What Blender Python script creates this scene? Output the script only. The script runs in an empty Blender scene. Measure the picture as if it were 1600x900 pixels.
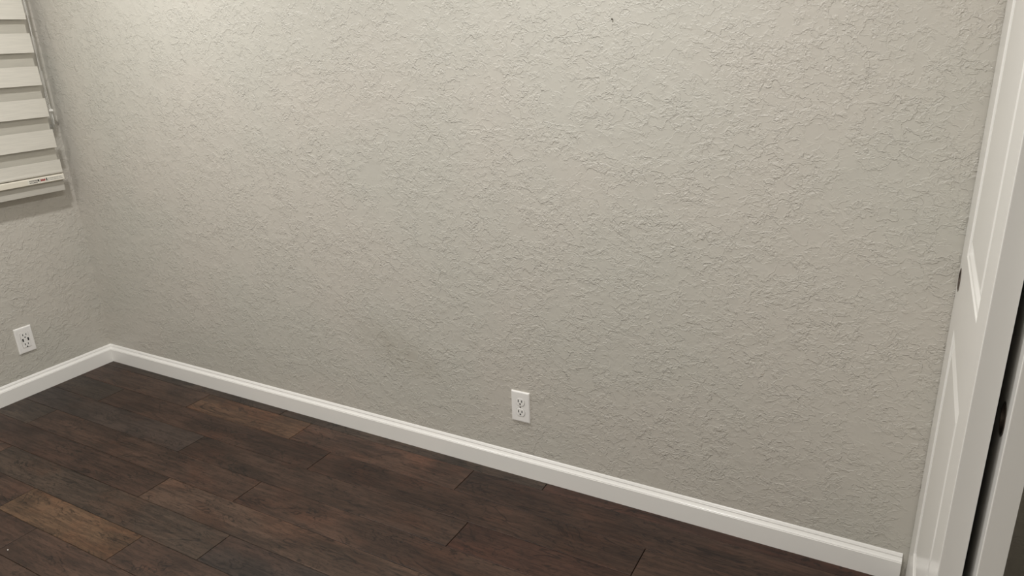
import bpy, bmesh, math, random
from mathutils import Vector, Matrix
SC = bpy.context.scene
COL = SC.collection

# ------------------------------------------------------------------ camera
F_PX, YAW, PITCH, ROLL = 1136.71, -0.511558, 0.337244, -0.036940
CAM = Vector((3.38033, -1.93289, 1.47236))
fwd = Vector((math.sin(YAW)*math.cos(PITCH), math.cos(YAW)*math.cos(PITCH), -math.sin(PITCH)))
rgt = Vector((math.cos(YAW), -math.sin(YAW), 0))
upv = rgt.cross(fwd)
c, s = math.cos(ROLL), math.sin(ROLL)
R = c*rgt + s*upv
U = -s*rgt + c*upv
cam = bpy.data.cameras.new('camera')
cam.sensor_width = 36
cam.lens = 36*F_PX/1600
cam.clip_start = 0.01
co = bpy.data.objects.new('camera', cam)
COL.objects.link(co)
m = Matrix((R, U, -fwd)).transposed().to_4x4()
m.translation = CAM
co.matrix_world = m
SC.camera = co

# ------------------------------------------------------------------ world, light, exposure
w = bpy.data.worlds.new('night')
SC.world = w
w.use_nodes = True
w.node_tree.nodes['Background'].inputs[0].default_value = (0.02, 0.025, 0.04, 1)
w.node_tree.nodes['Background'].inputs[1].default_value = 0.3
LIGHTS = [(0.92, -0.76), (2.55, -0.92), (0.92, -2.50), (2.55, -2.50)]   # four recessed downlights
LIGHT_W = 18.2
LIGHT_R = 0.065
SC.view_settings.view_transform = 'Standard'
SC.view_settings.look = 'None'
SC.view_settings.exposure = 0.0
SC.view_settings.gamma = 1.0
SC.view_settings.use_curve_mapping = False
for lx, ly in LIGHTS:
    ld = bpy.data.lights.new('downlight_glow', 'AREA')
    ld.shape = 'DISK'
    ld.size = 2*LIGHT_R
    ld.energy = LIGHT_W
    ld.color = (1.0, 0.99, 0.98)
    lo = bpy.data.objects.new('downlight_glow', ld)
    COL.objects.link(lo)
    lo.location = (lx, ly, 2.432)

# ------------------------------------------------------------------ dimensions (metres)
W = 3.508          # plane of the front closet door
CEIL = 2.44
YF = -3.35         # wall behind the camera
BT, BH = 0.014, 0.0875

# ------------------------------------------------------------------ node helpers
def mat(name):
    m = bpy.data.materials.new(name)
    m.use_nodes = True
    nt = m.node_tree
    b = nt.nodes['Principled BSDF']
    return m, nt, b
def N(nt, typ, **kw):
    n = nt.nodes.new(typ)
    for k, v in kw.items():
        if k.startswith('i_'):
            n.inputs[k[2:].replace('_', ' ')].default_value = v
        else:
            setattr(n, k, v)
    return n
def L(nt, a, b):
    nt.links.new(a, b)
def math_n(nt, op, a, b=None, c=None, clamp=False):
    n = nt.nodes.new('ShaderNodeMath')
    n.operation = op
    n.use_clamp = clamp
    for i, v in enumerate((a, b, c)):
        if v is None: continue
        if isinstance(v, (int, float)): n.inputs[i].default_value = v
        else: L(nt, v, n.inputs[i])
    return n.outputs[0]
def mixc(nt, fac, a, b, mode='MIX'):
    n = nt.nodes.new('ShaderNodeMix')
    n.data_type = 'RGBA'
    n.blend_type = mode
    if isinstance(fac, (int, float)): n.inputs[0].default_value = fac
    else: L(nt, fac, n.inputs[0])
    for i, v in ((6, a), (7, b)):
        if isinstance(v, tuple): n.inputs[i].default_value = v
        else: L(nt, v, n.inputs[i])
    return n.outputs[2]
def ramp(nt, fac, lo, hi):
    n = nt.nodes.new('ShaderNodeMapRange')
    n.interpolation_type = 'SMOOTHSTEP'
    n.inputs[1].default_value = lo
    n.inputs[2].default_value = hi
    L(nt, fac, n.inputs[0])
    return n.outputs[0]
def srgb(r, g, b):
    f = lambda v: (v/255/12.92) if v/255 <= 0.04045 else ((v/255+0.055)/1.055)**2.4
    return (f(r), f(g), f(b), 1)

# painted, hand-textured drywall
def make_wall_material():
    m, nt, b = mat('textured_greige_paint')
    tc = N(nt, 'ShaderNodeTexCoord').outputs['Object']
    def noise(vec, scale, detail=2.0, rough=0.5, dist=0.0):
        n = N(nt, 'ShaderNodeTexNoise')
        n.inputs['Scale'].default_value = scale
        n.inputs['Detail'].default_value = detail
        n.inputs['Roughness'].default_value = rough
        n.inputs['Distortion'].default_value = dist
        L(nt, vec, n.inputs['Vector'])
        return n
    # warp, then flattened plateaus with sharp broken rims (knockdown texture)
    wn = noise(tc, 26.0, 2.0)
    sub = N(nt, 'ShaderNodeVectorMath', operation='SUBTRACT')
    L(nt, wn.outputs['Color'], sub.inputs[0]); sub.inputs[1].default_value = (0.5, 0.5, 0.5)
    sc_ = N(nt, 'ShaderNodeVectorMath', operation='SCALE'); sc_.inputs['Scale'].default_value = 0.022
    L(nt, sub.outputs[0], sc_.inputs[0])
    ad = N(nt, 'ShaderNodeVectorMath', operation='ADD')
    L(nt, tc, ad.inputs[0]); L(nt, sc_.outputs[0], ad.inputs[1])
    st = N(nt, 'ShaderNodeVectorMath', operation='MULTIPLY')
    L(nt, ad.outputs[0], st.inputs[0]); st.inputs[1].default_value = (1.0, 1.0, 1.2)
    v = st.outputs[0]
    def ridge(scale, level, width, seed, detail):
        off = N(nt, 'ShaderNodeVectorMath', operation='ADD')
        L(nt, v, off.inputs[0]); off.inputs[1].default_value = (seed, seed*1.7, seed*0.6)
        n = noise(off.outputs[0], scale, detail, 0.58).outputs['Fac']
        step = ramp(nt, n, level-width, level+width)
        d = math_n(nt, 'ABSOLUTE', math_n(nt, 'SUBTRACT', n, level))
        rim = math_n(nt, 'SUBTRACT', 1.0, ramp(nt, d, 0.0, width*1.5))
        return math_n(nt, 'ADD', math_n(nt, 'MULTIPLY', step, 0.5), math_n(nt, 'MULTIPLY', rim, 0.55))
    h1 = ridge(22.0, 0.50, 0.026, 3.1, 4.0)
    h2 = ridge(38.0, 0.54, 0.038, 11.7, 3.0)
    h3 = ridge(29.0, 0.45, 0.030, 23.3, 4.0)
    m1 = ramp(nt, noise(tc, 7.0, 3.0, 0.6).outputs['Fac'], 0.39, 0.55)
    m2 = ramp(nt, noise(v, 11.0, 3.0, 0.6).outputs['Fac'], 0.40, 0.56)
    off3 = N(nt, 'ShaderNodeVectorMath', operation='ADD'); L(nt, tc, off3.inputs[0]); off3.inputs[1].default_value = (7.7, 1.3, 4.1)
    m3 = ramp(nt, noise(off3.outputs[0], 9.0, 3.0, 0.6).outputs['Fac'], 0.39, 0.55)
    fine = noise(tc, 150.0, 2.0, 0.6).outputs['Fac']
    H = math_n(nt, 'MULTIPLY', h1, m1)
    H = math_n(nt, 'ADD', H, math_n(nt, 'MULTIPLY', math_n(nt, 'MULTIPLY', h2, m2), 0.7))
    H = math_n(nt, 'ADD', H, math_n(nt, 'MULTIPLY', math_n(nt, 'MULTIPLY', h3, m3), 0.8))
    H = math_n(nt, 'ADD', H, math_n(nt, 'MULTIPLY', fine, 0.06))
    bump = N(nt, 'ShaderNodeBump')
    bump.inputs['Strength'].default_value = 1.0
    bump.inputs['Distance'].default_value = 0.0012
    L(nt, H, bump.inputs['Height'])
    L(nt, bump.outputs[0], b.inputs['Normal'])
    # colour: warm grey paint with faint large mottling and a scuffed smudge
    big = noise(tc, 1.7, 2.0, 0.5).outputs['Fac']
    col = mixc(nt, ramp(nt, big, 0.38, 0.62), srgb(203, 198, 188), srgb(200, 197, 187))
    mp = N(nt, 'ShaderNodeMapping', vector_type='TEXTURE')
    mp.inputs['Location'].default_value = (1.80, 0.0, 0.385)
    mp.inputs['Rotation'].default_value = (0, math.radians(18), 0)
    mp.inputs['Scale'].default_value = (0.30, 0.25, 0.11)
    L(nt, tc, mp.inputs['Vector'])
    ln = N(nt, 'ShaderNodeVectorMath', operation='LENGTH'); L(nt, mp.outputs[0], ln.inputs[0])
    sm = math_n(nt, 'SUBTRACT', 1.0, ramp(nt, ln.outputs['Value'], 0.1, 1.0))
    sm = math_n(nt, 'MULTIPLY', sm, ramp(nt, noise(tc, 14.0, 4.0, 0.7).outputs['Fac'], 0.25, 0.6))
    col = mixc(nt, math_n(nt, 'MULTIPLY', sm, 0.26), col, srgb(150, 142, 124))
    L(nt, col, b.inputs['Base Color'])
    b.inputs['Roughness'].default_value = 0.42
    b.inputs['Specular IOR Level'].default_value = 0.62
    return m

def plain(name, rgb, rough=0.5, metal=0.0, spec=0.5, bump=0.0, bscale=200):
    m, nt, b = mat(name)
    tc = N(nt, 'ShaderNodeTexCoord').outputs['Object']
    n = N(nt, 'ShaderNodeTexNoise'); n.inputs['Scale'].default_value = bscale; L(nt, tc, n.inputs['Vector'])
    n2 = N(nt, 'ShaderNodeTexNoise'); n2.inputs['Scale'].default_value = 3.0; L(nt, tc, n2.inputs['Vector'])
    c = srgb(*rgb)
    dark = tuple(v*0.94 for v in c[:3]) + (1,)
    L(nt, mixc(nt, n2.outputs['Fac'], dark, c), b.inputs['Base Color'])
    b.inputs['Roughness'].default_value = rough
    b.inputs['Metallic'].default_value = metal
    b.inputs['Specular IOR Level'].default_value = spec
    if bump:
        bp = N(nt, 'ShaderNodeBump'); bp.inputs['Distance'].default_value = bump
        bp.inputs['Strength'].default_value = 0.6
        L(nt, n.outputs['Fac'], bp.inputs['Height']); L(nt, bp.outputs[0], b.inputs['Normal'])
    return m

def make_plank_material():
    m, nt, b = mat('stained_hardwood')
    tc = N(nt, 'ShaderNodeTexCoord').outputs['Object']
    oi = N(nt, 'ShaderNodeObjectInfo')
    cmb = N(nt, 'ShaderNodeCombineXYZ')
    r = oi.outputs['Random']
    L(nt, math_n(nt, 'MULTIPLY', r, 37.0), cmb.inputs[0])
    L(nt, math_n(nt, 'MULTIPLY', r, 91.0), cmb.inputs[1])
    L(nt, math_n(nt, 'MULTIPLY', r, 53.0), cmb.inputs[2])
    add = N(nt, 'ShaderNodeVectorMath', operation='ADD')
    L(nt, tc, add.inputs[0]); L(nt, cmb.outputs[0], add.inputs[1])
    def stretched(sx, sy, scale, detail, rough, dist=0.0):
        mu = N(nt, 'ShaderNodeVectorMath', operation='MULTIPLY')
        L(nt, add.outputs[0], mu.inputs[0]); mu.inputs[1].default_value = (sx, sy, sy)
        n = N(nt, 'ShaderNodeTexNoise')
        n.inputs['Scale'].default_value = scale; n.inputs['Detail'].default_value = detail
        n.inputs['Roughness'].default_value = rough; n.inputs['Distortion'].default_value = dist
        L(nt, mu.outputs[0], n.inputs['Vector'])
        return n.outputs['Fac']
    blotch = stretched(1.0, 2.6, 3.2, 3.0, 0.55, 0.4)
    streak = stretched(1.0, 12.0, 7.0, 5.0, 0.65, 0.3)
    pore = stretched(1.0, 6.0, 42.0, 3.0, 0.65, 0.4)
    field = stretched(1.0, 3.0, 2.6, 4.0, 0.62, 1.0)
    # cathedral veins: thin dark contour lines of a slow field, broken up
    fr = math_n(nt, 'FRACT', math_n(nt, 'MULTIPLY', field, 10.0))
    d = math_n(nt, 'ABSOLUTE', math_n(nt, 'SUBTRACT', fr, 0.5))
    vein = math_n(nt, 'SUBTRACT', 1.0, ramp(nt, d, 0.02, 0.15))
    vmask = ramp(nt, stretched(1.0, 2.0, 6.0, 3.0, 0.6), 0.42, 0.56)
    vein = math_n(nt, 'MULTIPLY', vein, vmask)
    base = oi.outputs['Color']
    def scaled(f):
        n = N(nt, 'ShaderNodeVectorMath', operation='SCALE'); L(nt, base, n.inputs[0])
        n.inputs['Scale'].default_value = f
        return n.outputs[0]
    col = mixc(nt, ramp(nt, blotch, 0.30, 0.70), scaled(0.74), scaled(1.50))
    warm = mixc(nt, 1.0, col, (1.12, 0.95, 0.86, 1), 'MULTIPLY')
    col = mixc(nt, ramp(nt, stretched(1.0, 2.2, 4.4, 2.0, 0.5), 0.48, 0.72), col, warm)
    sd = N(nt, 'ShaderNodeVectorMath', operation='SCALE'); L(nt, col, sd.inputs[0]); sd.inputs['Scale'].default_value = 0.6
    col = mixc(nt, math_n(nt, 'MULTIPLY', ramp(nt, streak, 0.45, 0.56), 0.8), col, sd.outputs[0])
    pd = N(nt, 'ShaderNodeVectorMath', operation='SCALE'); L(nt, col, pd.inputs[0]); pd.inputs['Scale'].default_value = 0.45
    col = mixc(nt, math_n(nt, 'MULTIPLY', ramp(nt, pore, 0.53, 0.62), 0.75), col, pd.outputs[0])
    vd = N(nt, 'ShaderNodeVectorMath', operation='SCALE'); L(nt, col, vd.inputs[0]); vd.inputs['Scale'].default_value = 0.34
    col = mixc(nt, math_n(nt, 'MULTIPLY', vein, 0.9), col, vd.outputs[0])
    L(nt, col, b.inputs['Base Color'])
    rr = math_n(nt, 'ADD', math_n(nt, 'MULTIPLY', streak, 0.15), 0.40)
    L(nt, rr, b.inputs['Roughness'])
    b.inputs['Specular IOR Level'].default_value = 0.4
    hh = math_n(nt, 'ADD', math_n(nt, 'MULTIPLY', blotch, 1.6), math_n(nt, 'MULTIPLY', vein, -0.25))
    hh = math_n(nt, 'ADD', hh, math_n(nt, 'MULTIPLY', pore, -0.22))
    bp = N(nt, 'ShaderNodeBump'); bp.inputs['Distance'].default_value = 0.0009; bp.inputs['Strength'].default_value = 0.8
    L(nt, hh, bp.inputs['Height']); L(nt, bp.outputs[0], b.inputs['Normal'])
    return m

def make_fabric(name, rgb, clear=0.0):
    m, nt, b = mat(name)
    tc = N(nt, 'ShaderNodeTexCoord').outputs['Object']
    mu = N(nt, 'ShaderNodeVectorMath', operation='MULTIPLY'); L(nt, tc, mu.inputs[0]); mu.inputs[1].default_value = (40, 7, 170)
    n = N(nt, 'ShaderNodeTexNoise'); n.inputs['Scale'].default_value = 1.6; n.inputs['Detail'].default_value = 4
    L(nt, mu.outputs[0], n.inputs['Vector'])
    c = srgb(*rgb)
    L(nt, mixc(nt, ramp(nt, n.outputs['Fac'], 0.35, 0.65), tuple(v*0.93 for v in c[:3])+(1,), c), b.inputs['Base Color'])
    b.inputs['Roughness'].default_value = 0.85
    b.inputs['Specular IOR Level'].default_value = 0.2
    bp = N(nt, 'ShaderNodeBump'); bp.inputs['Distance'].default_value = 0.0003; bp.inputs['Strength'].default_value = 0.5
    L(nt, n.outputs['Fac'], bp.inputs['Height']); L(nt, bp.outputs[0], b.inputs['Normal'])
    if clear:
        tr = N(nt, 'ShaderNodeBsdfTransparent')
        mx = N(nt, 'ShaderNodeMixShader'); mx.inputs[0].default_value = clear
        L(nt, b.outputs[0], mx.inputs[1]); L(nt, tr.outputs[0], mx.inputs[2])
        L(nt, mx.outputs[0], nt.nodes['Material Output'].inputs['Surface'])
    return m

def make_glass(name, rough=0.05):
    m, nt, b = mat(name)
    b.inputs['Transmission Weight'].default_value = 1.0
    b.inputs['Roughness'].default_value = rough
    b.inputs['Base Color'].default_value = (0.95, 0.96, 0.95, 1)
    b.inputs['IOR'].default_value = 1.45
    return m

M_WALL = make_wall_material()
M_CEIL = plain('ceiling_paint', (225, 222, 214), 0.8, bump=0.0006, bscale=60)
M_TRIM = plain('white_trim_paint', (250, 248, 243), 0.24, bump=0.00004, bscale=90)
M_DOOR = plain('white_door_paint', (243, 241, 236), 0.22, bump=0.00005, bscale=60)
M_PLASTIC = plain('white_plastic', (250, 248, 244), 0.3)
M_HOLE = plain('dark_recess', (18, 17, 16), 0.6)
M_SEAM = plain('shadow_gap_plastic', (96, 90, 84), 0.6)
M_STEEL = plain('painted_screw', (150, 148, 142), 0.35, 0.6)
M_BRONZE = plain('dark_bronze', (120, 110, 102), 0.3, 0.85, bump=0.00003, bscale=150)
M_PLANK = make_plank_material()
M_SUB = plain('dark_subfloor', (26, 20, 16), 0.9)
M_FAB = make_fabric('blind_fabric', (222, 218, 207))
M_FAB_BACK = make_fabric('blind_back_fabric', (206, 202, 190))
M_SHEER = make_fabric('blind_sheer_mesh', (215, 210, 198), 0.92)
M_RAIL = plain('cream_rail', (236, 230, 214), 0.4)
M_SLAT = make_fabric('hem_fabric', (200, 196, 186))
M_STICKER = plain('sticker_paper', (240, 236, 224), 0.5)
M_BEAD = plain('bead_plastic', (252, 250, 244), 0.25)
M_CLEAR = make_fabric('clear_plastic', (245, 245, 240), 0.45)
M_GLASS = make_glass('window_glass', 0.0)
M_INK = plain('black_ink', (38, 36, 36), 0.6)
M_RED = plain('red_ink', (190, 40, 44), 0.6)
M_GREY = plain('grey_ink', (110, 106, 100), 0.6)
M_NAIL = plain('nail_metal', (90, 84, 76), 0.4, 0.7)

# ------------------------------------------------------------------ mesh helpers
def obj(name, bm, material, parent=None, loc=(0, 0, 0), smooth=False, structure=False):
    me = bpy.data.meshes.new(name)
    bmesh.ops.recalc_face_normals(bm, faces=bm.faces[:])
    if smooth:
        for f in bm.faces: f.smooth = True
    bm.to_mesh(me); bm.free()
    me.materials.append(material)
    o = bpy.data.objects.new(name, me)
    COL.objects.link(o)
    o.location = loc
    if parent is not None: o.parent = parent
    elif structure: o['kind'] = 'structure'
    return o
def box(bm, x0, x1, y0, y1, z0, z1):
    vs = [bm.verts.new((x, y, z)) for z in (z0, z1) for x, y in ((x0, y0), (x1, y0), (x1, y1), (x0, y1))]
    for f in ((0, 3, 2, 1), (4, 5, 6, 7), (0, 1, 5, 4), (1, 2, 6, 5), (2, 3, 7, 6), (3, 0, 4, 7)):
        bm.faces.new([vs[i] for i in f])
def boxes(*bs):
    bm = bmesh.new()
    for b in bs: box(bm, *b)
    return bm
def loft(bm, rings, close_first=False, close_last=False):
    rv = [[bm.verts.new(p) for p in r] for r in rings]
    n = len(rv[0])
    for a, b in zip(rv, rv[1:]):
        for i in range(n):
            bm.faces.new((a[i], a[(i+1) % n], b[(i+1) % n], b[i]))
    if close_first: bm.faces.new(rv[0][::-1])
    if close_last: bm.faces.new(rv[-1])
def extrude_profile(bm, prof, a, b):
    # prof: list of functions end -> point; a and b give the two ends
    n = len(prof)
    A = [bm.verts.new(p(a)) for p in prof]; B = [bm.verts.new(p(b)) for p in prof]
    for i in range(n):
        bm.faces.new((A[i], A[(i+1) % n], B[(i+1) % n], B[i]))
    bm.faces.new(A[::-1]); bm.faces.new(B)
def empty(name, loc, label=None, cat=None, group=None, rot=0, structure=False):
    o = bpy.data.objects.new(name, None)
    o.empty_display_size = 0.05
    COL.objects.link(o); o.location = loc; o.rotation_euler = (0, 0, rot)
    if label: o['label'] = label
    if cat: o['category'] = cat
    if group: o['group'] = group
    if structure: o['kind'] = 'structure'
    return o

# ------------------------------------------------------------------ shell
obj('wall_back', boxes((-0.12, 4.27, 0, 0.12, -0.02, CEIL)), M_WALL, structure=True)
WY0, WY1, WZ0, WZ1 = -1.32, -0.16, 0.98, 2.06           # window opening in the left wall
obj('wall_left', boxes((-0.12, 0, WY1, 0, -0.02, CEIL), (-0.12, 0, YF, WY0, -0.02, CEIL),
                       (-0.12, 0, WY0, WY1, -0.02, WZ0), (-0.12, 0, WY0, WY1, WZ1, CEIL)), M_WALL, structure=True)
obj('wall_front', boxes((-0.12, 4.27, YF-0.12, YF, -0.02, CEIL)), M_WALL, structure=True)
OPEN_Y = -2.85
obj('wall_right', boxes((3.497, 3.60, YF, OPEN_Y, 0, CEIL), (3.497, 3.60, OPEN_Y, 0, 2.05, CEIL)), M_WALL, structure=True)
obj('wall_closet', boxes((4.15, 4.27, YF, 0, -0.02, CEIL)), M_WALL, structure=True)
obj('ceiling', boxes((-0.12, 4.27, YF-0.12, 0.12, CEIL, CEIL+0.1)), M_CEIL, structure=True)
floor = obj('floor', boxes((-0.12, 4.27, YF-0.12, 0.12, -0.10, -0.0165)), M_SUB, structure=True)

# floor planks, one object each; rows are 129 mm wide, joints as in the photograph
D = {  # (row, index) -> sRGB tone
    'dk': (63, 47, 38), 'gry': (67, 55, 46), 'blu': (60, 49, 43), 'gold': (81, 60, 45), 'tan': (78, 58, 47),
    'red': (64, 43, 34), 'rdk': (61, 44, 35), 'brn': (69, 51, 41), 'lgt': (75, 58, 47), 'olv': (63, 51, 42), 'gld2': (84, 64, 47),
}
rows = [
    ([1.190, 2.414], ['gry', 'gry', 'red']),
    ([0.766, 1.370, 2.142, 3.375], ['dk', 'gold', 'tan', 'rdk', 'olv']),
    ([0.352, 1.587, 2.825], ['gry', 'rdk', 'rdk', 'brn']),
    ([1.045, 2.278, 3.51], ['blu', 'dk', 'red', 'brn']),
    ([0.262, 1.495, 2.728], ['gry', 'brn', 'brn', 'dk']),
    ([1.170, 2.405, 3.64], ['rdk', 'lgt', 'gry', 'brn']),
    ([0.395, 1.630, 2.865], ['tan', 'olv', 'blu', 'brn']),
    ([0.78, 1.377, 2.61], ['brn', 'gld2', 'brn', 'dk']),
    ([1.02, 2.25, 3.48], ['rdk', 'brn', 'gry', 'dk']),
    ([0.55, 1.78, 3.02], ['olv', 'dk', 'brn', 'rdk']),
]
rnd = random.Random(7)
keys = list(D)
while len(rows) < 27:
    j0 = rnd.uniform(0.2, 1.3)
    rows.append(([j0, j0+1.233, j0+2.466], [rnd.choice(['dk', 'gry', 'rdk', 'brn', 'tan', 'red', 'lgt']) for _ in range(4)]))
def plank_mesh(lx, ly, th=0.016, ch=0.0011):
    bm = bmesh.new()
    r = lambda ins, z: [(-lx/2+ins, -ly/2+ins, z), (lx/2-ins, -ly/2+ins, z), (lx/2-ins, ly/2-ins, z), (-lx/2+ins, ly/2-ins, z)]
    loft(bm, [r(0.0, -th), r(0.0, -ch), r(ch*0.45, -ch*0.35), r(ch*1.3, 0)], True, True)
    return bm
y_top = 0.0
for ri, (js, cs) in enumerate(rows):
    y_bot = -0.0553 - 0.1290*ri
    if y_bot < YF: y_bot = YF
    edges = [0.0] + [j for j in js if 0 < j < 4.15] + [4.15]
    for i, (a, b) in enumerate(zip(edges, edges[1:])):
        g = 0.0011
        gx = 0.0022
        o = obj('plank', plank_mesh(b-a-gx, (y_top-y_bot)-g), M_PLANK, floor,
                ((a+b)/2, (y_top+y_bot)/2, rnd.uniform(-0.0005, 0.0)))
        t = srgb(*D[cs[min(i, len(cs)-1)]])
        k = rnd.uniform(0.94, 1.06)
        o.color = (t[0]*k, t[1]*k, t[2]*k, 1)
    y_top = y_bot
    if y_top <= YF: break

# baseboards with a moulded top
PROF = [(0, 0), (BT, 0), (BT, 0.0632), (0.0126, 0.0645), (0.0124, 0.0668), (0.0116, 0.0674), (0.0085, 0.0705), (0.0052, 0.0755),
        (0.0050, 0.0796), (0.0044, 0.0803), (0.0022, 0.0846), (0.0004, 0.0870), (0.0, BH)]
def baseboard(name, kind, a, b, da=0, db=0):
    bm = bmesh.new()
    if kind == 'back':      # runs along x on the plane y = 0; mitres through da, db
        pr = [(lambda e, t=t, z=z: (e[0] + e[1]*t, -t, z)) for t, z in PROF]
    elif kind == 'left':
        pr = [(lambda e, t=t, z=z: (t, e[0] + e[1]*t, z)) for t, z in PROF]
    elif kind == 'front':
        pr = [(lambda e, t=t, z=z: (e[0] + e[1]*t, YF + t, z)) for t, z in PROF]
    else:
        pr = [(lambda e, t=t, z=z: (3.497 - t, e[0] + e[1]*t, z)) for t, z in PROF]
    extrude_profile(bm, pr, (a, da), (b, db))
    return obj(name, bm, M_TRIM, structure=True)
baseboard('baseboard_back', 'back', 0.0, 3.494, 1, 0)
baseboard('baseboard_left', 'left', 0.0, YF, -1, 1)
baseboard('baseboard_front', 'front', 0.0, 3.497, 1, -1)
baseboard('baseboard_right', 'right', OPEN_Y, YF, 0, 1)

# window behind the blind
win = obj('window_1', boxes((-0.09, -0.04, WY0, WY0+0.05, WZ0, WZ1), (-0.09, -0.04, WY1-0.05, WY1, WZ0, WZ1),
                            (-0.09, -0.04, WY0+0.05, WY1-0.05, WZ0, WZ0+0.05), (-0.09, -0.04, WY0+0.05, WY1-0.05, WZ1-0.05, WZ1),
                            (-0.085, -0.045, (WY0+WY1)/2-0.02, (WY0+WY1)/2+0.02, WZ0+0.05, WZ1-0.05)), M_TRIM, structure=True)
ym = (WY0+WY1)/2
obj('pane', boxes((-0.068, -0.062, WY0+0.05, ym-0.02, WZ0+0.05, WZ1-0.05)), M_GLASS, win)
obj('pane', boxes((-0.068, -0.062, ym+0.02, WY1-0.05, WZ0+0.05, WZ1-0.05)), M_GLASS, win)

# ------------------------------------------------------------------ closet doors
DW, DT, DZ0, DZ1 = 0.699, 0.035, 0.010, 2.045
UC = [0.0, 0.142, 0.562, DW]
ZC = [DZ0, 0.200, 0.812, 0.982, 1.900, DZ1]
def closet_door(name, xf, y_far, pull_u, pull_z, pull_r):
    P = lambda u, z, d: (xf + d, y_far - u, z)        # u runs towards the camera, d is depth into the closet
    bm = bmesh.new()
    ch = 0.0016
    def quad(u0, u1, z0, z1, d=0.0):
        bm.faces.new([bm.verts.new(P(*p)) for p in ((u0, z0, d), (u1, z0, d), (u1, z1, d), (u0, z1, d))])
    def rr(u0, u1, z0, z1, o, d):
        return [P(u0+o, z0+o, d), P(u1-o, z0+o, d), P(u1-o, z1-o, d), P(u0+o, z1-o, d)]
    us = [ch] + UC[1:3] + [DW-ch]; zs = [DZ0+ch] + ZC[1:5] + [DZ1-ch]
    openings = []
    for i in range(3):
        for j in range(5):
            u0, u1, z0, z1 = us[i], us[i+1], zs[j], zs[j+1]
            if i == 1 and j in (1, 3):
                openings.append((u0, u1, z0, z1)); continue
            if u0 < pull_u < u1 and z0 < pull_z < z1:
                angs = [2*math.pi*k/40 for k in range(40)]
                angs += [math.atan2(cz-pull_z, cu-pull_u) % (2*math.pi) for cu in (u0, u1) for cz in (z0, z1)]
                angs = sorted(set(angs))
                inner, outer = [], []
                for a in angs:
                    ca, sa = math.cos(a), math.sin(a)
                    k = min(((u1 if ca > 0 else u0)-pull_u)/ca if abs(ca) > 1e-9 else 1e9,
                            ((z1 if sa > 0 else z0)-pull_z)/sa if abs(sa) > 1e-9 else 1e9)
                    outer.append(P(pull_u+k*ca, pull_z+k*sa, 0)); inner.append(P(pull_u+pull_r*ca, pull_z+pull_r*sa, 0))
                deep = [(p[0]+0.012, p[1], p[2]) for p in inner]
                loft(bm, [outer, inner, deep], False, True)
            else:
                quad(u0, u1, z0, z1)
    for (u0, u1, z0, z1) in openings:     # moulded sticking round each panel
        loft(bm, [rr(u0, u1, z0, z1, o, d) for o, d in ((0, 0), (0.0025, 0.0028), (0.0055, 0.0034), (0.0075, 0.0042), (0.0135, 0.0090), (0.019, 0.0098))], False, True)
    r = lambda o, d: [P(o, DZ0+o, d), P(DW-o, DZ0+o, d), P(DW-o, DZ1-o, d), P(o, DZ1-o, d)]
    loft(bm, [r(ch, 0), r(0.0004, 0.0005), r(0, ch), r(0, DT)], False, True)
    bmesh.ops.remove_doubles(bm, verts=bm.verts[:], dist=1e-6)
    door = obj(name, bm, M_DOOR, structure=True)
    for (u0, u1, z0, z1) in openings:     # raised field of each panel
        b2 = bmesh.new()
        loft(b2, [rr(u0, u1, z0, z1, o, d) for o, d in ((0.0215, 0.0102), (0.0215, 0.0092), (0.043, 0.0022), (0.0445, 0.0016), (0.049, 0.0014))], False, True)
        obj('panel', b2, M_DOOR, door)
    b3 = bmesh.new()                       # recessed round finger pull
    ring = lambda rad, d: [P(pull_u+rad*math.cos(2*math.pi*k/40), pull_z+rad*math.sin(2*math.pi*k/40), d) for k in range(40)]
    R0 = pull_r + 0.0012
    loft(b3, [ring(R0, 0.0001), ring(R0, -0.0009), ring(R0-0.0022, -0.0014), ring(R0-0.0038, -0.0006), ring(R0-0.0045, 0.0095), ring(R0-0.0075, 0.0108)], False, True)
    pull = obj('flush_pull', b3, M_BRONZE, door, smooth=False)
    pull['label'] = 'dark bronze round recessed finger pull'
    b4 = bmesh.new()
    rs = lambda rad, d: [P(pull_u+rad*math.cos(2*math.pi*k/12), pull_z-pull_r*0.62+rad*math.sin(2*math.pi*k/12), d) for k in range(12)]
    loft(b4, [rs(0.0028, 0.0108), rs(0.0028, 0.0098), rs(0.0015, 0.0094)], False, True)
    obj('screw', b4, M_HOLE, pull)
    return door
closet_door('door_1', W, -0.0040, 0.056, 0.901, 0.0262)
closet_door('door_2', W+0.050, -0.0340, 0.699-0.061, 0.866, 0.0272)
# head track above the doors, out of view
obj('trim_1', boxes((W-0.002, W+0.10, OPEN_Y, -0.001, 2.052, 2.09)), M_TRIM, structure=True)

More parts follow.
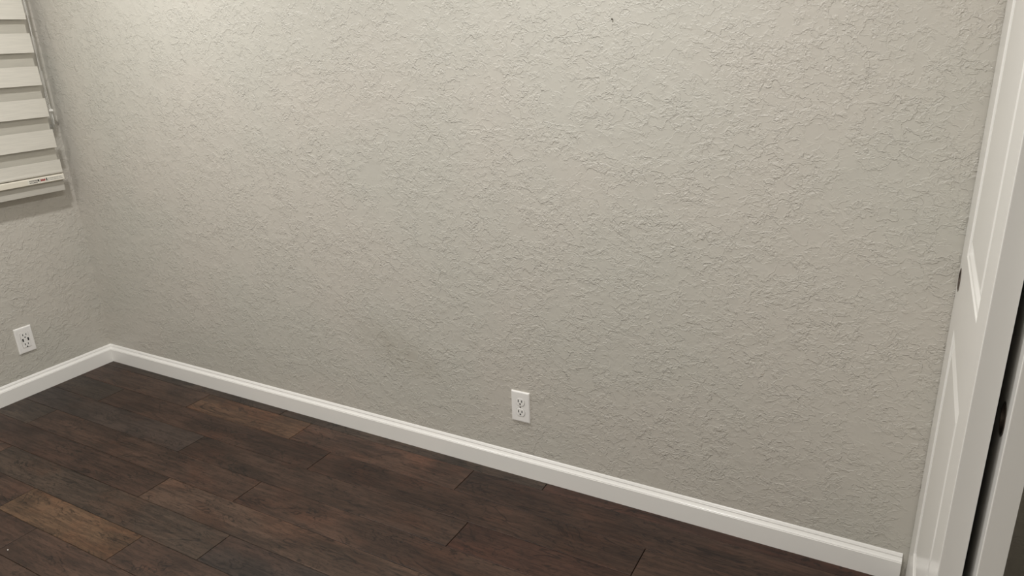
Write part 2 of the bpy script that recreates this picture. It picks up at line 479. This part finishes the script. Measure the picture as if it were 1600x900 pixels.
# ------------------------------------------------------------------ outlets
def rect_ring(w, h, y, cx=0, cz=0, r=0.0, n=4):
    if r <= 0: return [(cx-w/2, y, cz-h/2), (cx+w/2, y, cz-h/2), (cx+w/2, y, cz+h/2), (cx-w/2, y, cz+h/2)]
    out = []
    for sx, sz, a0 in ((1, -1, -90), (1, 1, 0), (-1, 1, 90), (-1, -1, 180)):
        for k in range(n+1):
            a = math.radians(a0 + 90*k/n)
            out.append((cx+sx*(w/2-r)+r*math.cos(a), y, cz+sz*(h/2-r)+r*math.sin(a)))
    return out
def slot(parent, cx, cz, w, h, y, r=0.0, name='slot'):
    bm = bmesh.new()
    loft(bm, [rect_ring(w, h, y+0.0008, cx, cz, r), rect_ring(w, h, y-0.00015, cx, cz, r)], True, True)
    return obj(name, bm, M_HOLE, parent)
def plate(parent, w, h, d=0.0058):
    bm = bmesh.new()
    loft(bm, [rect_ring(w, h, 0.001, r=0.002), rect_ring(w, h, -0.0018, r=0.002), rect_ring(w-0.0012, h-0.0012, -0.0036, r=0.002),
              rect_ring(w-0.0046, h-0.0046, -0.0052, r=0.0022), rect_ring(w-0.010, h-0.010, -d, r=0.0025)], True, True)
    return obj('wall_plate', bm, M_PLASTIC, parent)
o1 = empty('electrical_outlet', (2.3138, 0, 0.2695),
           'white duplex electrical outlet low on the long wall above the back baseboard', 'outlet')
plate(o1, 0.0700, 0.1150)
def round_face(rad, cut, y, cz, n=48):
    out = []
    for k in range(n):
        a = 2*math.pi*k/n
        out.append((rad*math.cos(a), y, cz + max(-cut, min(cut, rad*math.sin(a)))))
    return out
for cz in (0.0195, -0.0195):
    bm = bmesh.new()
    loft(bm, [round_face(0.0178, 0.0148, -0.0055, cz), round_face(0.0178, 0.0148, -0.00590, cz)], True, True)
    rim = obj('receptacle', bm, M_SEAM, o1)
    rim['label'] = 'grey seam around a white receptacle face'
    bm = bmesh.new()
    loft(bm, [round_face(0.0172, 0.0142, -0.0056, cz), round_face(0.0172, 0.0142, -0.0068, cz), round_face(0.0164, 0.0135, -0.0074, cz)], True, True)
    obj('receptacle_face', bm, M_PLASTIC, rim)
    slot(rim, -0.0064, cz+0.0036, 0.0034, 0.0098, -0.0074)
    slot(rim, 0.0064, cz+0.0036, 0.0034, 0.0086, -0.0074)
    slot(rim, 0.0, cz-0.0072, 0.0058, 0.0058, -0.0074, 0.0026, 'ground_hole')
bm = bmesh.new()
loft(bm, [round_face(0.0030, 1, -0.0055, 0, 16), round_face(0.0030, 1, -0.0064, 0, 16), round_face(0.0018, 1, -0.0069, 0, 16)], True, True)
sc = obj('screw', bm, M_STEEL, o1)
slot(sc, 0, 0, 0.0045, 0.0008, -0.0069)

o2 = empty('electrical_outlet', (0, -0.3711, 0.2558),
           'white electrical outlet with two charging ports on the wall under the window blind', 'outlet', rot=math.pi/2)
plate(o2, 0.0735, 0.1190)
bm = bmesh.new()
loft(bm, [rect_ring(0.0352, 0.0692, -0.0050, r=0.0015), rect_ring(0.0352, 0.0692, -0.0060, r=0.0015)], True, True)
ins = obj('insert', bm, M_SEAM, o2)
ins['label'] = 'grey seam around the rectangular insert'
bm = bmesh.new()
loft(bm, [rect_ring(0.0338, 0.0678, -0.0052, r=0.0015), rect_ring(0.0338, 0.0678, -0.0072, r=0.0015), rect_ring(0.0326, 0.0666, -0.0076, r=0.0015)], True, True)
obj('insert_face', bm, M_PLASTIC, ins)
for cz in (0.0240, -0.0200):
    slot(ins, -0.0066, cz+0.0012, 0.0032, 0.0088, -0.0076)
    slot(ins, 0.0066, cz+0.0012, 0.0032, 0.0078, -0.0076)
    slot(ins, 0.0, cz-0.0112, 0.0056, 0.0056, -0.0076, 0.0025, 'ground_hole')
for cx in (-0.0112, 0.0112):
    slot(ins, cx, 0.0012, 0.0062, 0.0140, -0.0076, 0.0006, 'charging_port')

# ------------------------------------------------------------------ nail in the wall
bm = bmesh.new()
n = 10
rg = lambda rad, y: [(2.631+rad*math.cos(2*math.pi*k/n), y, 1.497+rad*math.sin(2*math.pi*k/n)) for k in range(n)]
loft(bm, [rg(0.0012, 0.004), rg(0.0012, -0.0045), rg(0.0024, -0.005), rg(0.0022, -0.0060)], True, True)
nl = obj('nail', bm, M_NAIL)
nl['label'] = 'tiny nail head sticking out of the upper long wall'
nl['category'] = 'nail'

bm = bmesh.new()
bmesh.ops.create_icosphere(bm, subdivisions=1, radius=0.0021, matrix=Matrix.Translation((1.0499, -1.0654, 0.0008)) @ Matrix.Diagonal((1.2, 0.9, 0.6, 1)))
cr = obj('crumb', bm, M_PLASTIC)
cr['label'] = 'tiny white crumb lying on the dark floor planks'
cr['category'] = 'crumb'

# ------------------------------------------------------------------ zebra blind
YR, YL, ZT = -0.0685, -1.42, 2.16
XF, XB = 0.066, 0.048
bl = empty('window_blind', (0.05, -0.74, 0.88),
           'off-white striped layered fabric window blind with a bead chain, hung beside the room corner', 'blind')
def bobj(name, bm, m, parent=bl, label=None, smooth=False):
    o = obj(name, bm, m, parent, smooth=smooth)
    o.matrix_parent_inverse = Matrix.Translation((-0.05, 0.74, -0.88)) if parent is bl else Matrix.Identity(4)
    if label: o['label'] = label
    return o
PER, BHT = 0.1317, 0.077
def strip(x, z0, z1, bow=0.0):
    bm = bmesh.new()
    n = 6
    ra, rb = [], []
    for k in range(n+1):
        z = z0 + (z1-z0)*k/n
        ra.append((x + bow*(1-k/n)**2, z)); rb.append((x + bow*(1-k/n)**2 - 0.0007, z))
    prof = ra + rb[::-1]
    A = [bm.verts.new((p[0], YR, p[1])) for p in prof]; B = [bm.verts.new((p[0], YL, p[1])) for p in prof]
    m_ = len(prof)
    for i in range(m_): bm.faces.new((A[i], A[(i+1) % m_], B[(i+1) % m_], B[i]))
    for arr in (A, B):
        for i in range(n): bm.faces.new((arr[i], arr[i+1], arr[m_-2-i], arr[m_-1-i]))
    return bm
k = -4
while True:
    top = 1.5405 - PER*k
    bot = top - BHT
    if top < 0.95: break
    t_ = min(top, ZT-0.03)
    if bot < t_:
        if bot > 0.955:
            bobj('fabric_band', strip(XF, bot, t_, 0.0015), M_FAB)
        else:                                # last band turns under into the bottom rail
            bm = bmesh.new()
            pr = [(XF, t_), (XF, 0.972), (XF+0.0012, 0.963), (XF+0.0005, 0.9585), (XF-0.003, 0.9555), (XF-0.010, 0.9545)]
            pr = pr + [(p[0]-0.0008, p[1]+0.0007) for p in pr[::-1]]
            A = [bm.verts.new((p[0], YR, p[1])) for p in pr]; B = [bm.verts.new((p[0], YL, p[1])) for p in pr]
            m_ = len(pr)
            for i in range(m_): bm.faces.new((A[i], A[(i+1) % m_], B[(i+1) % m_], B[i]))
            for arr in (A, B):
                for i in range(m_//2-1): bm.faces.new((arr[i], arr[i+1], arr[m_-2-i], arr[m_-1-i]))
            bobj('fabric_band', bm, M_FAB)
    if top < ZT-0.03:                        # sheer strip above the band, and the solid band of the back layer
        bobj('sheer_band', strip(XF-0.0002, top, min(top+PER-BHT, ZT-0.03)), M_SHEER, label='see-through mesh strip')
        cz = top + (PER-BHT)/2
        bobj('back_band', strip(XB, cz-BHT/2, min(cz+BHT/2, ZT-0.03)), M_FAB_BACK)
    k += 1
# rest of the back layer: sheer behind the front bands
k = -4
while True:
    cz = 1.5405 - PER*k - BHT/2
    if cz < 0.96: break
    z1 = min(cz+(PER-BHT)/2, ZT-0.03); z0 = cz-(PER-BHT)/2
    if z0 < z1: bobj('sheer_band', strip(XB, z0, z1), M_SHEER, label='see-through mesh strip')
    k += 1
# bottom rail: cream bar in front, fabric-wrapped slat hanging behind it
bm = bmesh.new()
pr = [(0.053, 0.9255), (0.0670, 0.9262), (0.0690, 0.9280), (0.0690, 0.9490), (0.0672, 0.9515), (0.0640, 0.9525), (0.053, 0.9525)]
A = [bm.verts.new((x, YR-0.0005, z)) for x, z in pr]; B = [bm.verts.new((x, YL, z)) for x, z in pr]
for i in range(len(pr)): bm.faces.new((A[i], A[(i+1) % len(pr)], B[(i+1) % len(pr)], B[i]))
bm.faces.new(A); bm.faces.new(B)
rail = bobj('bottom_rail', bm, M_RAIL, label='cream plastic bar with a small printed sticker')
bobj('hem_slat', boxes((0.0440, 0.0540, YL, YR, 0.8780, 0.9525)), M_SLAT)
bobj('head_box', boxes((0.003, 0.085, YL-0.01, YR+0.012, ZT-0.03, ZT+0.055)), M_RAIL)
bobj('end_cap', boxes((0.0520, 0.0600, YR-0.006, YR-0.0002, 0.9520, 0.9570)), M_SEAM)
# printing on the sticker
rail_of = Matrix.Translation((-0.05, 0.74, -0.88))
def ink(name, cells, material):
    bm = bmesh.new()
    for y0, y1, z0, z1 in cells: box(bm, 0.0688, 0.06915, y0, y1, z0, z1)
    return obj(name, bm, material, rail)
rp = random.Random(3)
def glyphs(y0, y1, z0, z1, pitch):
    out = []; y = y0; hgt = z1-z0
    while y < y1-pitch*0.4:
        g = pitch*rp.uniform(0.55, 0.8)
        kind = rp.randrange(4); t = hgt*0.30; v = g*0.46
        out.append((y, y+v, z0, z1))
        if kind in (0, 1): out.append((y, y+g, z1-t, z1))
        if kind in (0, 2): out.append((y, y+g, z0, z0+t))
        if kind in (1, 3): out.append((y+g-v, y+g, z0, z1))
        if kind == 3: out.append((y, y+g, (z0+z1)/2-t/2, (z0+z1)/2+t/2))
        y += pitch
    return out
obj('sticker', boxes((0.0685, 0.0691, -0.226, YR-0.002, 0.9290, 0.9485)), M_STICKER, rail)['label'] = 'white printed sticker'
ink('black_print', glyphs(-0.219, -0.182, 0.9400, 0.9450, 0.0042) + glyphs(-0.219, -0.186, 0.9325, 0.9375, 0.0034)
    , M_INK)['kind'] = 'stuff'
for cell in [(-0.183, -0.178, 0.936, 0.946), (-0.1485, -0.1435, 0.9345, 0.9465), (-0.1755, -0.1745, 0.931, 0.948)]: ink('print_mark', [cell], M_INK)
ink('red_print', glyphs(-0.172, -0.151, 0.9345, 0.9455, 0.0052) + [(-0.172, -0.151, 0.938, 0.942)], M_RED)['kind'] = 'stuff'
ink('grey_print', glyphs(-0.139, -0.078, 0.9410, 0.9438, 0.0030) + glyphs(-0.141, -0.074, 0.9345, 0.9372, 0.0030), M_GREY)['kind'] = 'stuff'
# bead chain: two strands down to a clear hold-down clip
bm = bmesh.new()
def bead(x, y, z, r=0.0023):
    bmesh.ops.create_icosphere(bm, subdivisions=1, radius=r, matrix=Matrix.Translation((x, y, z)))
XC = 0.040
za = 1.226
while za < ZT-0.03:
    f = (za-1.22)/(ZT-1.22)
    bead(XC+0.006, -0.0530+0.0050*min(1, f*2.2), za)
    bead(XC-0.003, -0.0405-0.0035*min(1, f*2.2), za+0.003)
    za += 0.0066
for st in ((XC+0.006, -0.0530, -0.0480), (XC-0.003, -0.0405, -0.0440)):
    box(bm, st[0]-0.0004, st[0]+0.0004, st[1]+0.002-0.0004, st[1]+0.002+0.0004, 1.42, ZT-0.03)
chain = bobj('bead_chain', bm, M_BEAD, label='white beaded pull chain', smooth=True)
bm = bmesh.new()
def tube(bm, pts, r, n=8):
    rings = []
    for i, p in enumerate(pts):
        p = Vector(p)
        a = Vector(pts[max(0, i-1)]); b_ = Vector(pts[min(len(pts)-1, i+1)])
        d = (b_-a).normalized()
        u = d.orthogonal().normalized(); v = d.cross(u)
        rings.append([tuple(p + r*(math.cos(2*math.pi*k/n)*u + math.sin(2*math.pi*k/n)*v)) for k in range(n)])
    loft(bm, rings, True, True)
tube(bm, [(XC, -0.0515, 1.224), (XC, -0.050, 1.205), (XC-0.003, -0.047, 1.185), (XC-0.010, -0.043, 1.165), (XC-0.020, -0.039, 1.152), (0.004, -0.038, 1.146)], 0.0028)
tube(bm, [(XC-0.002, -0.0405, 1.224), (XC-0.002, -0.040, 1.205), (XC-0.003, -0.038, 1.182), (XC-0.010, -0.036, 1.163), (XC-0.020, -0.035, 1.150), (0.004, -0.035, 1.140)], 0.0028)
box(bm, XC-0.006, XC+0.003, -0.0545, -0.0375, 1.217, 1.229)
box(bm, 0.0, 0.005, -0.045, -0.030, 1.125, 1.160)
clip = bobj('chain_clip', bm, M_CLEAR, label='clear plastic chain hold-down clip')
bm = bmesh.new()
box(bm, XC-0.007, XC+0.009, -0.0560, -0.0370, 1.2190, 1.2275)
obj('clip_cap', bm, M_BEAD, clip)

# ------------------------------------------------------------------ ceiling downlights (out of the frame)
where = ['near the window corner of the long wall', 'near the closet end of the long wall', 'near the window, away from the long wall', 'near the closet, away from the long wall']
for (lx, ly), wh in zip(LIGHTS, where):
    cl = empty('recessed_light', (lx, ly, CEIL), 'round white recessed ceiling light '+wh, 'light', 'recessed ceiling lights')
    rc = lambda rad, z: [(rad*math.cos(2*math.pi*k/40), rad*math.sin(2*math.pi*k/40), z) for k in range(40)]
    bm = bmesh.new()
    loft(bm, [rc(0.085, 0.0), rc(0.085, -0.004), rc(0.079, -0.009), rc(0.070, -0.009), rc(0.068, -0.004), rc(0.067, -0.0035)], True, True)
    obj('trim_ring', bm, M_TRIM, cl)
